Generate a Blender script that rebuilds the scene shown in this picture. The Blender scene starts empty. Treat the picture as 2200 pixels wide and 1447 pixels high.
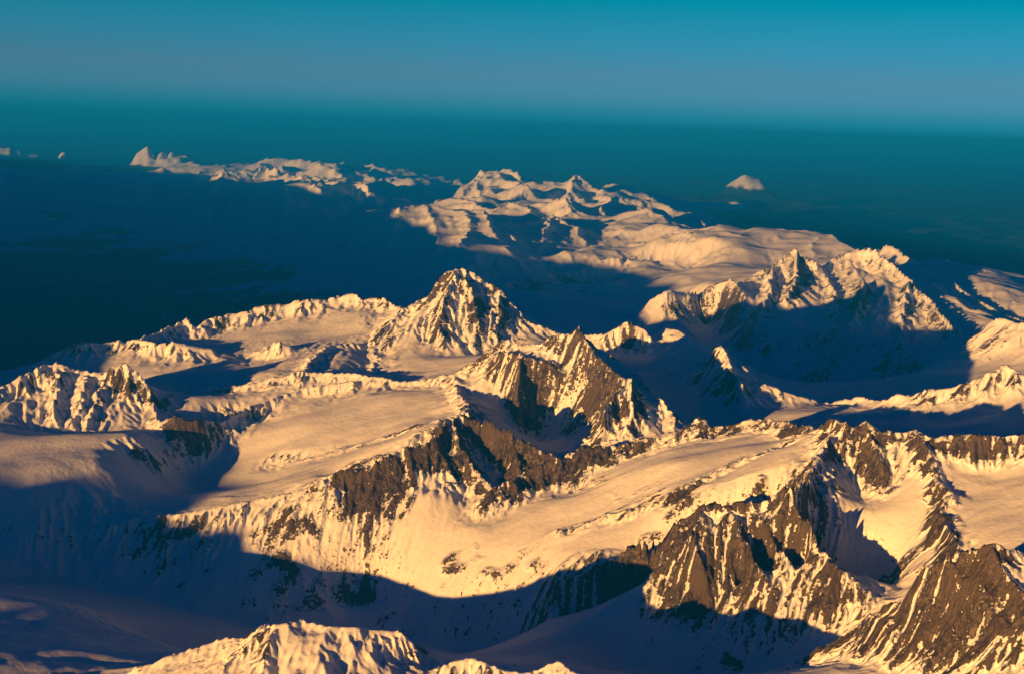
import bpy, math, time
import numpy as np
T0 = time.time()
C = bpy.context.scene.collection
# one unit is 100 metres
# ------------------------------------------------------------------ camera
CAM_H = 5.65            # km above the sea
F = 3055.0              # focal length in photo pixels (2200 wide) = 50 mm
PITCH = math.atan(453.5 / F)
ROLL = math.radians(1.87)
cam_d = bpy.data.cameras.new('camera')
cam_d.sensor_width = 36.0
cam_d.lens = 36.0 * F / 2200.0
cam_d.clip_start = 0.5
cam_d.clip_end = 9000.0
cam = bpy.data.objects.new('camera', cam_d)
C.objects.link(cam)
from mathutils import Matrix, Vector
cam.matrix_world = Matrix.Translation((0, 0, CAM_H * 10)) @ Matrix.Rotation(math.pi / 2 - PITCH, 4, 'X') @ Matrix.Rotation(ROLL, 4, 'Z')
bpy.context.scene.camera = cam
# ------------------------------------------------------------------ sky, sun, exposure
SUN_AZ = math.radians(180 + 42)      # clockwise from +Y: behind the camera, to its left
SUN_EL = math.radians(4.4)
SKY_STR = 0.072
w = bpy.data.worlds.new('World')
bpy.context.scene.world = w
w.use_nodes = True
nt = w.node_tree
bgn = nt.nodes['Background']
sky = nt.nodes.new('ShaderNodeTexSky')
sky.sky_type = 'NISHITA'
sky.sun_disc = False
sky.sun_elevation = SUN_EL
sky.sun_rotation = SUN_AZ
sky.altitude = 5600
sky.air_density = 1.0
sky.dust_density = 0.4
sky.ozone_density = 3.0
tint = nt.nodes.new('ShaderNodeMix')
tint.data_type = 'RGBA'
tint.blend_type = 'MULTIPLY'
tint.inputs[0].default_value = 1.0
# dawn colours of the sky: a pink band low down, teal above it, deep blue overhead
stc = nt.nodes.new('ShaderNodeTexCoord'); sxyz = nt.nodes.new('ShaderNodeSeparateXYZ'); srp = nt.nodes.new('ShaderNodeValToRGB')
nt.links.new(stc.outputs['Generated'], sxyz.inputs[0]); nt.links.new(sxyz.outputs['Z'], srp.inputs[0])
SKY_RAMP = [(0.0, (.01, .30, .38)), (.010, (.06, .33, .39)), (.022, (.22, .37, .40)), (.036, (.30, .38, .36)), (.056, (.17, .45, .40)), (.086, (.004, .52, .38)), (.14, (.003, .17, .28)), (.24, (.002, .055, .25))]
while len(srp.color_ramp.elements) < len(SKY_RAMP): srp.color_ramp.elements.new(.5)
for e, (p, c) in zip(srp.color_ramp.elements, SKY_RAMP):
    e.position = p; e.color = (*c, 1)
nt.links.new(srp.outputs[0], tint.inputs[7])
nt.links.new(sky.outputs[0], tint.inputs[6])
nt.links.new(tint.outputs[2], bgn.inputs[0])
bgn.inputs[1].default_value = SKY_STR
sun_d = bpy.data.lights.new('sun', 'SUN')
sun_d.energy = 5.0
sun_d.angle = math.radians(0.53)
sun_d.color = (1.0, 0.485, 0.12)
sun = bpy.data.objects.new('sun', sun_d)
C.objects.link(sun)
sd = Vector((math.sin(SUN_AZ) * math.cos(SUN_EL), math.cos(SUN_AZ) * math.cos(SUN_EL), math.sin(SUN_EL)))
sun.rotation_euler = sd.to_track_quat('Z', 'Y').to_euler()
sun.location = (-300, -300, 200)
vs = bpy.context.scene.view_settings
vs.view_transform = 'Standard'
vs.look = 'None'
vs.gamma = 1
vs.exposure = 1.55
bpy.context.scene.cycles.volume_bounces = 2
HAZE = True
HAZE_TOP = 0.40          # km above the camera
HAZE_DENSITY = 0.00125    # per 100 m
HAZE_COLOR = (0.003, 0.26, 0.99, 1)
# ------------------------------------------------------------------ survey of the range
# each line: name, roughness, points (photo column, photo row, km from the camera)
cp, sp_ = math.cos(PITCH), math.sin(PITCH)
cr, sr = math.cos(ROLL), math.sin(ROLL)
def unproj(px, py, D):
    """sight line of a photo pixel followed to ground distance D (km)"""
    a = (px - 1100) / F
    b = (723.5 - py) / F
    x = a * cr - b * sr
    u = a * sr + b * cr
    X, Y, Z = x, cp + u * sp_, -sp_ + u * cp
    k = D / math.hypot(X, Y)
    return X * k, Y * k, CAM_H + Z * k

RIDGES = [
 # foreground
 ('front_hill', .5, [(180,1480,7.95),(310,1440,7.75),(400,1405,7.75),(540,1372,7.65),(590,1347,7.55),(650,1342,7.55),(740,1357,7.45),(850,1368,7.45),(882,1395,7.45),(900,1425,7.40),(930,1440,7.35),(960,1425,7.25),(1020,1412,7.25),(1060,1430,7.20),(1100,1440,7.15),(1150,1440,7.15),(1200,1420,7.15),(1250,1448,7.0),(1350,1468,6.95),(1450,1478,7.0),(1560,1495,7.0)]),  # the end below the frame is raised to shade the valley behind
 ('dark_hill', .15, [(-200,1262,9.90),(0,1265,9.70),(100,1280,9.60),(180,1310,9.50),(260,1340,9.40),(330,1372,9.20),(420,1392,9.00)]),
 ('corner_peak', .6, [(1700,1440,8.0),(1780,1382,7.9),(1850,1350,7.8),(1890,1310,7.7),(1960,1258,7.6),(2030,1202,7.5),(2075,1187,7.45),(2132,1174,7.4),(2200,1195,7.5),(2320,1150,7.7),(2500,1120,7.9)]),
 ('corner_peak', .5, [(2132,1174,7.4),(2190,1260,7.2),(2230,1330,7.0),(2300,1420,6.8)]),
 ('corner_peak', .5, [(2030,1202,7.5),(2110,1280,7.25),(2150,1350,7.05)]),
 ('corner_peak', .5, [(1890,1310,7.7),(1930,1370,7.45)]),
 ('corner_peak', .5, [(1960,1258,7.6),(2040,1330,7.35),(2060,1390,7.2)]),
 # lower shelf in front, left
 ('shelf', .25, [(200,1150,11.55),(240,1135,11.5),(300,1115,11.5),(420,1100,11.4),(560,1075,11.4),(640,1060,11.3),(690,1032,11.25)]),
 # ribbed black face
 ('ribbed', .5, [(690,1032,11.25),(740,1010,11.3),(780,1012,11.25),(820,985,11.3),(870,965,11.4),(930,948,11.5),(960,900,11.8),(1010,888,11.85),(1050,900,11.78),(1100,932,11.55),(1150,958,11.4),(1200,990,11.2)]),
 ('ribbed', .5, [(960,900,11.8),(985,960,11.55),(1020,1010,11.3),(1055,1050,11.05)]),
 ('ribbed', .5, [(1100,935,11.7),(1110,990,11.35),(1125,1025,11.15)]),
 ('plateau_edge', .3, [(560,1010,12.7),(695,985,12.45),(760,965,12.35),(850,935,12.25),(900,915,12.2),(945,903,12.0)]),
 # serrated rock wall above the front glacier
 ('serrated', .8, [(1035,1098,10.8),(1060,1060,10.9),(1085,1045,10.95),(1120,1022,11.1),(1160,1000,11.2),(1200,990,11.2),(1250,968,11.3),(1330,950,11.4),(1400,940,11.4),(1450,932,11.4),(1478,912,11.45),(1500,896,11.5),(1535,918,11.4),(1560,925,11.4),(1600,905,11.4),(1640,902,11.4)]),
 # medial rock band in the front glacier
 ('medial', .5, [(1215,1150,10.15),(1300,1115,10.2),(1350,1100,10.15),(1405,1080,10.2)]),
 ('medial#2', .5, [(1440,1072,10.1),(1500,1045,10.15),(1580,1003,10.3),(1650,973,10.4),(1690,962,10.5)]),
 # ridge of the black flutes, front right
 ('fluted', .5, [(1180,1250,9.6),(1250,1225,9.6),(1330,1195,9.5),(1400,1152,9.4),(1460,1122,9.35),(1510,1095,9.35),(1560,1090,9.3),(1620,1090,9.3),(1660,1070,9.3),(1680,1048,9.3),(1702,1050,9.3),(1730,1040,9.5),(1755,990,9.9),(1770,955,10.2),(1795,930,10.4)]),
 ('fluted', .5, [(1702,1050,9.3),(1712,1100,9.15),(1750,1160,8.95),(1790,1210,8.8),(1840,1265,8.65),(1870,1300,8.6)]),
 ('fluted', .4, [(1620,1090,9.3),(1650,1140,9.15),(1690,1200,8.9),(1720,1260,8.75)]),
 ('fluted', .4, [(1460,1122,9.35),(1435,1180,9.2),(1450,1240,9.0)]),
 ('fluted', .4, [(1560,1090,9.3),(1590,1150,9.05),(1620,1210,8.85),(1660,1270,8.7)]),
 ('fluted', .4, [(1510,1095,9.35),(1480,1150,9.1),(1500,1210,8.95),(1520,1260,8.85)]),
 # right massif
 ('wall', .35, [(1640,902,11.4),(1690,905,11.2),(1730,918,10.9),(1760,925,10.7),(1790,900,10.5),(1812,910,10.4),(1840,925,10.35),(1862,910,10.35),(1890,928,10.3),(1925,932,10.3),(1970,925,10.3),(1990,938,10.2),(2010,943,10.2),(2080,930,10.2),(2150,936,10.2),(2200,928,10.2),(2320,940,10.2),(2500,930,10.2)]),
 ('wall', .5, [(1862,910,10.35),(1885,975,10.1),(1900,1010,9.95)]),
 ('wall', .5, [(1970,925,10.3),(1990,975,10.05)]),
 ('rib', .5, [(1990,975,10.05),(2010,1035,9.7),(2040,1062,9.55),(2012,1100,9.35),(2030,1140,9.1),(2058,1190,8.85)]),
 # bowl mountain
 ('bowl', .6, [(985,805,13.7),(1030,765,13.8),(1075,725,13.9),(1110,737,13.8),(1160,732,13.7),(1200,715,13.5),(1225,722,13.45),(1240,706,13.4),(1280,745,13.2),(1320,770,13.1),(1355,800,12.9),(1400,840,12.6),(1440,885,12.2),(1455,930,11.8)]),
 ('bowl', .6, [(985,805,13.7),(982,832,13.3),(995,865,12.7),(1010,890,12.1)]),
 ('bowl', .7, [(1075,755,13.6),(1120,765,13.3),(1150,775,13.2),(1190,780,13.1)]),
 ('bowl', .6, [(1120,765,13.3),(1112,820,12.9),(1115,860,12.85)]),
 ('bowl', .7, [(1240,706,13.4),(1300,775,12.8),(1345,815,12.4),(1320,850,12.15),(1300,890,11.9),(1285,945,11.75)]),
 ('bowl', .7, [(1345,815,12.4),(1360,870,12.1),(1350,935,11.8)]),
 # small lit ridge behind the bowl mountain
 ('small_crest', .7, [(1190,712,16.2),(1260,715,15.7),(1300,710,15.5),(1340,686,15.6),(1360,698,15.5),(1385,700,15.5),(1400,730,15.5)]),
 # snow crest
 ('snow_crest', .15, [(1405,700,16.1),(1437,683,15.8),(1465,705,15.6),(1480,738,15.1),(1518,765,14.6)]),
 ('snow_crest', .5, [(1518,765,14.6),(1530,748,14.5),(1552,742,14.4),(1580,768,14.2),(1620,810,14.0),(1660,830,13.9),(1700,845,13.9),(1755,860,13.9)]),
 ('dark_crest', .5, [(1755,860,13.9),(1790,868,13.9),(1820,855,13.9),(1850,855,13.8),(1900,862,13.5),(1935,850,13.4),(1965,855,13.3),(1995,838,13.2),(2060,828,13.2),(2110,808,13.2),(2165,783,13.3),(2200,805,13.2),(2320,840,13),(2500,850,13)]),
 ('snow_crest', .7, [(1552,742,14.4),(1575,800,13.8),(1600,845,13.5)]),
 ('far_corner', .3, [(2090,720,19.8),(2140,684,19.2),(2200,698,18.9),(2320,650,19),(2500,640,19)]),
 # long ridge crossing on the left
 ('long_ridge', .5, [(330,835,14.7),(400,833,14.7),(480,830,14.6),(560,822,14.5),(610,812,14.5),(650,800,14.5),(690,800,14.5),(760,800,14.3),(830,812,14.1),(870,825,14),(920,815,13.9),(985,805,13.7)]),
 ('long_ridge', .4, [(345,905,13.4),(375,890,13.3),(420,905,13.3),(470,905,13.5),(530,880,13.8),(600,850,14.1),(660,838,14.2),(760,818,14.1)]),
 # central pyramid
 ('central', .4, [(650,800,14.6),(665,780,15.0),(700,748,15.6),(740,738,15.8),(790,742,15.9),(830,700,16.2),(870,668,16.5),(920,640,16.7),(948,600,16.8),(965,586,16.8),(1000,580,16.8),(1030,596,16.8),(1075,622,16.7),(1100,652,16.6),(1132,692,16.4),(1190,712,16.2)]),
 ('central', .5, [(980,582,16.8),(945,660,16.2),(938,700,15.95),(955,735,15.65)]),
 ('central', .5, [(1000,580,16.8),(1020,640,16.4),(1030,700,15.95),(1022,735,15.7)]),
 ('central', .5, [(1075,622,16.7),(1078,670,16.3),(1070,710,15.95)]),
 ('central', .4, [(790,742,15.9),(810,775,15.4),(800,800,15.0)]),
 # near left mountain
 ('left_near', .5, [(-250,930,13.5),(-120,880,13.8),(0,830,14.2),(50,800,14.3),(100,780,14.5),(125,778,14.5),(150,790,14.5),(200,800,14.4),(222,803,14.4),(250,785,14.3),(272,778,14.3),(305,800,14.2),(325,840,14.0),(332,880,13.8),(345,905,13.4)]),
 ('left_near', .5, [(125,778,14.5),(120,850,14.0),(110,905,13.6)]),
 ('left_near', .5, [(180,798,14.4),(175,860,13.9),(150,920,13.5)]),
 ('left_near', .5, [(222,803,14.4),(205,860,13.9),(195,915,13.5)]),
 ('snow_rim', .12, [(-250,985,12.9),(-100,960,12.9),(0,950,12.9),(80,938,12.9),(180,928,12.9),(240,920,12.9),(290,902,12.9),(330,925,12.9)]),
 # rear left chain
 ('rear_chain', .6, [(-150,900,15.2),(0,828,15.7),(70,790,16.0),(130,750,16.2),(180,733,16.3),(215,738,16.3),(260,728,16.3)]),
 ('rear_chain', .6, [(278,735,16.3),(330,715,16.7),(375,695,17.1),(402,683,17.2),(415,708,17.0),(450,685,17.2),(490,675,17.3),(530,668,17.3),(560,653,17.4),(620,655,17.4),(660,640,17.4),(700,642,17.5),(760,628,17.5),(780,645,17.4),(822,636,17.4),(855,660,17.0),(870,668,16.6)]),
 ('left_spur', .5, [(278,735,16.3),(330,738,16.0),(380,735,15.9),(420,742,15.9),(460,748,15.9)]),
 ('left_spur', .5, [(550,760,15.9),(600,735,15.8),(625,752,15.8)]),
 # far side of the side valley, right
 ('grey_spur', .4, [(1400,632,24.70),(1430,624,24.50),(1500,605,25.00),(1570,598,25.00),(1600,625,24.30)]),
 ('small_pyramid', .5, [(1570,610,24.8),(1620,598,25.5),(1660,568,26),(1705,531,26.5),(1752,566,26),(1768,575,26.2)]),
 ('small_pyramid', .5, [(1705,531,26.5),(1715,590,25.3),(1690,640,24.3)]),
 ('big_pyramid', .35, [(1768,575,26.3),(1800,545,26.8),(1845,526,27),(1880,535,26.8),(1920,572,26.3),(1955,605,25.5),(1995,645,24.7),(2050,700,23.0)]),
 ('big_pyramid', .35, [(1768,575,26.3),(1790,620,25.2),(1800,670,24.0),(1780,720,22.8)]),
 ('big_pyramid', .4, [(1860,600,25.4),(1845,660,24.2),(1800,740,22.6),(1750,800,21.4)]),
 ('big_pyramid', .4, [(1955,605,25.5),(1940,670,24.0),(1930,740,22.8),(1900,810,21.2)]),
 ('small_pyramid', .4, [(1660,568,26),(1650,640,24.2),(1610,720,22.6)]),
 ('dark_spur', .5, [(1900,520,31),(1920,528,30.5),(1960,560,29),(2000,590,28),(2030,608,27),(2048,608,27),(2100,650,26),(2200,690,25),(2400,720,24)]),
 # white plateau and its edge
 ('plateau', .15, [(1590,505,34.5),(1650,487,36),(1700,495,35.5),(1770,496,35),(1812,520,33),(1850,540,32)]),
 ('plateau', .4, [(1420,510,35),(1480,503,34),(1540,500,34.5),(1590,508,34)]),
 ('plateau', .5, [(1770,505,34.5),(1740,530,32.5),(1765,560,31)]),
 # broken lit country behind the pyramid
 ('broken', .5, [(870,630,30.20),(930,600,31.20),(1000,568,31.70),(1060,575,31.70),(1100,582,31.70),(1150,590,31.20)]),
 ('broken#2', .5, [(1080,600,30.70),(1140,580,31.70),(1200,575,32.20),(1300,568,32.70),(1370,556,33.20),(1440,556,33.20),(1470,575,32.20)]),
 ('broken', .6, [(1065,492,36.50),(1100,480,37.50),(1150,476,38.50),(1188,460,39.50),(1215,475,38.80),(1240,485,38.50),(1260,520,36.50),(1320,520,36.50),(1350,515,37.00),(1400,516,36.50),(1415,530,35.50)]),
 ('broken#3', .5, [(1188,460,39.50),(1170,510,36.50),(1150,550,34.00)]),
 ('broken#3', .4, [(1050,450,44.50),(1090,440,45.50),(1130,448,44.50),(1160,470,41.50)]),
 ('lit_shoulder', .5, [(735,465,40.5),(800,452,40),(860,447,39.5),(912,434,40),(950,447,39),(1000,453,38.5),(1040,455,38),(1060,500,35)]),
 ('lit_shoulder', .5, [(860,447,39.5),(845,490,37.5),(800,530,37)]),
 ('lit_shoulder', .5, [(800,452,40),(770,480,39.5),(700,520,40)]),
 ('lit_shoulder', .4, [(1000,453,38.5),(1010,490,35.5),(990,520,33)]),
 ('lit_shoulder', .5, [(950,530,33.5),(880,570,32.5),(780,610,33)]),
 ('far_massif', .4, [(1035,366,62),(1020,400,58.5),(1040,430,54)]),
 ('far_massif#2', .4, [(1320,413,48.5),(1290,440,45),(1300,462,43)]),
 ('lit_shoulder', .4, [(912,434,40),(930,480,37),(950,530,33.5)]),
 ('far_massif', .3, [(985,437,56),(1000,402,59),(1035,366,62),(1060,370,62),(1110,380,61),(1130,396,59),(1195,402,57.5),(1235,386,57.5),(1262,402,56.5),(1297,412,55.5)]),
 ('far_massif#2', .25, [(1160,455,47),(1190,440,48),(1240,425,48.5),(1320,413,48.5),(1345,430,47.5),(1400,453,45.5),(1450,463,44),(1500,470,43),(1512,482,42)]),
 ('far_massif', .3, [(1235,386,57.5),(1225,415,54)]),
 # far left chain
 ('far_left', .4, [(440,390,59.00),(475,372,60.00),(495,370,60.00),(530,385,58.00),(580,405,56.00),(620,405,55.00),(645,418,54.00)]),
 ('far_left#2', .4, [(540,372,67.00),(572,355,68.00),(600,378,66.00)]),
 ('far_left#3', .4, [(650,376,64.00),(670,375,64.00),(720,390,61.00),(770,398,59.00),(800,415,56.00),(825,440,53.00)]),
 ('far_blue', .4, [(-200,345,98.00),(0,352,96.00),(150,358,94.00),(300,352,96.00),(440,372,86.00)]),
 ('far_blue', .4, [(-100,400,78.00),(60,400,78.00),(200,395,80.00),(300,410,76.00)]),
 ('far_tip#1', .6, [(-60,318,104),(-20,312,104),(0,307,104),(14,312,104),(25,306,104),(40,314,104),(55,320,104)]),
 ('far_tip#2', .6, [(66,316,104),(85,308,104),(96,303,104),(105,296,104),(116,304,104),(135,306,104),(155,309,104),(172,320,104)]),
 ('far_tip#3', .5, [(292,332,98),(306,318,98),(322,310,98),(345,301,98),(362,307,98),(380,311,98),(398,330,98)]),
 ('far_blue', .6, [(478,375,58),(440,450,53),(380,500,50),(330,525,48)]),
 ('far_blue', .6, [(620,407,55),(600,480,50),(560,540,46),(480,580,44)]),
 ('far_blue', .6, [(300,400,66),(280,440,60),(200,480,56)]),
 ('far_blue', .6, [(150,395,68),(110,440,60),(60,470,56)]),
 ('far_blue', .6, [(0,380,70),(-30,430,62)]),
 ('far_tip#4', .25, [(1540,396,90),(1560,384,90),(1575,376,90),(1600,371,90),(1625,376,90),(1640,384,90),(1660,398,90)]),
 ('far_tip#5', .5, [(1745,396,112),(1755,388,112),(1765,381,112),(1775,390,112),(1790,398,112)]),
 ('far_blue', .4, [(1545,460,60.00),(1572,448,61.00),(1600,470,59.00)]),
 ('far_blue', .4, [(1500,425,92.00),(1700,420,96.00),(1900,425,100.00),(2100,440,96.00),(2300,450,96.00)]),
 ('far_blue', .4, [(1600,460,77.00),(1700,452,82.00),(1850,455,84.00),(2000,480,78.00),(2200,500,76.00),(2400,520,74.00)]),
 ('far_blue', .4, [(1850,500,68.00),(1950,510,66.00),(2100,530,63.00),(2300,560,60.00)]),
 ('far_blue', .4, [(2000,565,53.00),(2100,560,54.00),(2200,580,52.00),(2400,600,52.00)]),
 ('far_blue', .4, [(660,345,98.00),(760,352,94.00),(900,372,88.00)]),
]
# surface spots: glacier floors, wall feet, valley lines
SURF = [
 # below the foreground
 [(300,1700,6.6),(600,1620,6.7),(900,1620,6.6),(1200,1560,6.6)], [(1900,1435,7.2),(2000,1420,7.1)], [(2100,1500,6.6),(2300,1600,6.2)],
 # valley at the foot of the front slopes
 [(-250,1240,11.8),(0,1235,11.5),(200,1255,11.2),(400,1310,10.7),(600,1365,10.3),(750,1390,10.1),(1000,1400,9.9),(1300,1440,9.4),(1600,1450,9.5),(1700,1400,9.4),(1850,1335,9.2),(1920,1305,8.95),(1960,1290,8.75)],
 [(600,1440,9.6),(900,1470,9.2),(300,1400,9.8)],
 # trough behind the shelf
 [(330,1082,12.3),(380,1076,12.5),(480,1062,12.4),(600,1045,12.2),(690,1012,12.0)],
 # tilted snow plateau
 [(380,1050,12.9),(480,1030,12.7),(600,1020,12.5)], [(420,985,13.2),(600,950,13.1),(700,920,13.1),(850,870,13.2),(950,825,13.6)],
 [(450,935,13.7),(550,900,13.8),(750,868,13.7)],
 # ribbed face foot
 [(700,1110,11.0),(800,1150,10.8),(860,1185,10.6),(935,1165,10.55),(1010,1115,10.6),(1035,1105,10.65)],
 [(720,1060,11.1),(780,1075,11.05)], 
 # small cirque
 [(1000,930,11.95),(1030,960,11.85),(1050,1000,11.6),(1065,1040,11.25)], [(1075,960,11.75),(1085,1010,11.45)],
 # serrated wall foot
 [(1040,1108,10.7),(1150,1068,10.8),(1250,1032,10.95),(1350,992,11.05),(1440,955,11.15)],
 # front glacier
 [(1100,1110,10.6),(1300,1060,10.6),(1450,1000,10.7),(1600,960,10.95),(1700,945,10.95)],
 [(800,1272,10.5),(870,1235,10.45),(950,1195,10.4),(1050,1150,10.45)], [(850,1285,10.3),(1000,1232,10.2),(1130,1180,10.15),(1280,1125,10.1)],
 [(1500,1080,9.9),(1600,1045,9.85),(1700,1000,9.95),(1740,960,10.3)], [(1300,1165,9.75),(1200,1195,9.8)],
 [(760,1300,10.6),(1100,1300,9.8),(1250,1290,9.4)],
 # fluted ridge foot
 [(1250,1290,9.35),(1400,1240,9.1),(1440,1270,9.0),(1560,1290,8.8),(1600,1290,9.0),(1720,1315,9.0),(1800,1310,8.95)],
 # right glaciers
 [(1800,1012,10.15),(1850,1065,9.9),(1905,1018,9.95),(1950,1012,9.93),(1990,1025,9.88)], [(2030,985,10.0),(2060,990,9.98),(2140,1005,9.92),(2200,980,9.95),(2350,980,9.95)],
 [(1762,1080,9.6),(1800,1170,9.15),(1850,1250,8.8)], [(1850,1140,9.45),(1950,1100,9.5)], [(1950,1200,9.0),(1900,1280,8.65)],
 [(2100,1080,9.4),(2150,1150,8.95),(2300,1150,8.9)], [(2080,1200,8.6),(2200,1215,8.5),(2350,1230,8.4)],
 # bowl floor
 [(1010,835,13.3),(1050,850,13.25),(1080,880,13.1),(1130,930,12.85),(1200,960,12.5),(1215,985,11.9)], [(1160,850,13.05),(1180,890,12.9),(1210,925,12.75)],
 [(1240,810,13.0),(1255,860,12.8),(1250,920,12.5),(1260,960,12.1)], [(1330,890,12.0),(1325,940,11.75)], [(1400,905,11.9),(1420,930,11.7)],
 # snow basin behind the bowl mountain
 [(1300,770,14.9),(1380,740,15.8),(1400,810,14.5),(1470,880,13.5),(1480,915,12.6)], [(1500,800,14.2),(1520,840,13.8),(1560,880,13.4),(1570,930,12.6)],
 [(1650,870,13.7),(1700,885,13.5)], [(1700,920,12.4),(1900,945,11.8),(2100,950,11.8),(2300,950,11.8)], [(2060,780,18.6),(2150,780,18.2),(2300,775,18)],
 [(1770,900,13.0),(1900,905,12.7),(2100,890,12.6)],
 # snow skirt of the central pyramid
 [(850,762,15.3),(880,735,15.8),(920,720,15.9)], [(900,775,15.15),(980,760,15.4),(1060,745,15.6),(1130,740,15.8)], [(760,795,15.0),(880,800,14.75),(960,790,14.8)], [(1110,715,16.0),(1190,728,15.9)],
 # cwm in the left
 [(370,870,13.9),(450,860,14.0),(520,850,14.2)], [(0,905,13.6),(100,918,13.35),(230,920,13.3),(300,915,13.3)],
 [(-200,1050,12.1),(100,1000,12.25),(250,975,12.5)], [(-100,1090,11.9),(0,1080,11.85),(200,1050,12.05)], [(-100,1160,11.5),(60,1150,11.5)],
 [(130,820,15.3),(230,800,15.5),(320,815,15.1),(400,815,15.0),(550,800,15.1),(620,785,15.3)], [(350,770,15.9),(420,720,16.6),(500,735,16.5),(600,720,16.5),(720,715,16.5),(820,705,16.5)],
 [(520,770,15.8),(650,765,15.6)],
 # side valley behind the central pyramid
 [(1080,720,25.3),(1150,690,26.5),(1300,702,26.5),(1500,712,25),(1600,765,22.5),(1750,850,20.3),(1900,860,19.8),(2050,830,20),(2200,800,20.3)], [(1900,750,22.3),(2100,740,22.5),(2250,720,23)],
 [(1160,650,29.5),(1300,640,29.8),(1400,660,28)], [(1340,600,31.8),(1250,605,31.8)], [(1600,680,22.3),(1850,690,23.3),(2000,720,22)], [(1850,645,24.7),(1900,640,24.8)], [(1500,590,27),(1600,580,28.5),(1700,580,28.5)],
 [(1480,560,30.5),(1600,560,30.5),(1700,555,31)], [(1550,535,32),(1650,530,33),(1700,520,34)],
 [(1290,505,37),(1350,492,39.5),(1430,500,38)], [(1100,425,53),(1180,432,51)], [(1300,460,44),(1400,478,42)], [(930,545,33.5),(1000,530,32.5)], [(1100,530,33.5),(1000,560,31.5)], [(1250,545,33),(1400,545,33)],
 # great valley side, descending to the left
 [(880,640,30),(800,650,32),(700,650,35),(600,660,36)], [(850,560,34),(700,560,38),(560,580,42),(450,620,42)], [(700,480,44),(550,500,48),(400,520,50)], 
 [(870,395,75),(950,400,72),(960,440,62)], [(1450,420,68),(1560,430,64)], [(420,440,66),(600,400,72),(700,410,66),(850,430,58)],
 [(1500,520,46),(1620,470,50)], [(1850,560,48),(2000,650,35),(2200,660,35)],
 [(1550,440,96),(1700,440,98),(2000,450,93),(2300,465,88)], [(1650,482,78),(1900,490,73),(2300,505,69)], [(1900,545,56),(2300,555,54)], [(1900,600,45),(2100,612,43),(2300,620,42)],
 [(700,392,105),(850,392,103),(1000,395,102),(1400,405,100)], [(500,345,118),(900,350,125),(1500,372,122),(2200,395,122)], [(-100,370,110),(300,380,100)],
 [(1660,860,15.6),(1800,880,15.2),(1900,890,14.8),(2000,870,14.6),(2150,840,14.8),(2300,860,14.8)], [(1700,880,17),(1900,900,16.5),(2100,880,16.3),(2300,880,16.3)], [(1500,765,17),(1580,805,16.6),(1640,850,16.2)],
 [(1300,1450,8.5),(1450,1450,8.4),(1600,1450,8.4),(1720,1420,8.4),(1800,1400,8.35)],
 [(270,350,102),(345,340,97),(420,350,102),(345,330,108)], [(530,470,55),(500,520,51)], [(390,440,60),(330,470,57)], [(230,430,66),(170,470,60)], [(60,430,66),(0,470,60)],
 [(1800,1370,8.4),(1880,1342,8.3),(1950,1297,8.25),(2010,1247,8.2),(2070,1215,8.25)],
 [(1480,440,80),(1560,460,72)], [(760,440,60),(850,428,66),(930,425,66),(975,445,50)], [(1180,440,52.5),(1250,445,46)], [(1300,500,38.5),(1420,500,37)], [(1480,590,25.5),(1560,585,26.5)],
]
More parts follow.
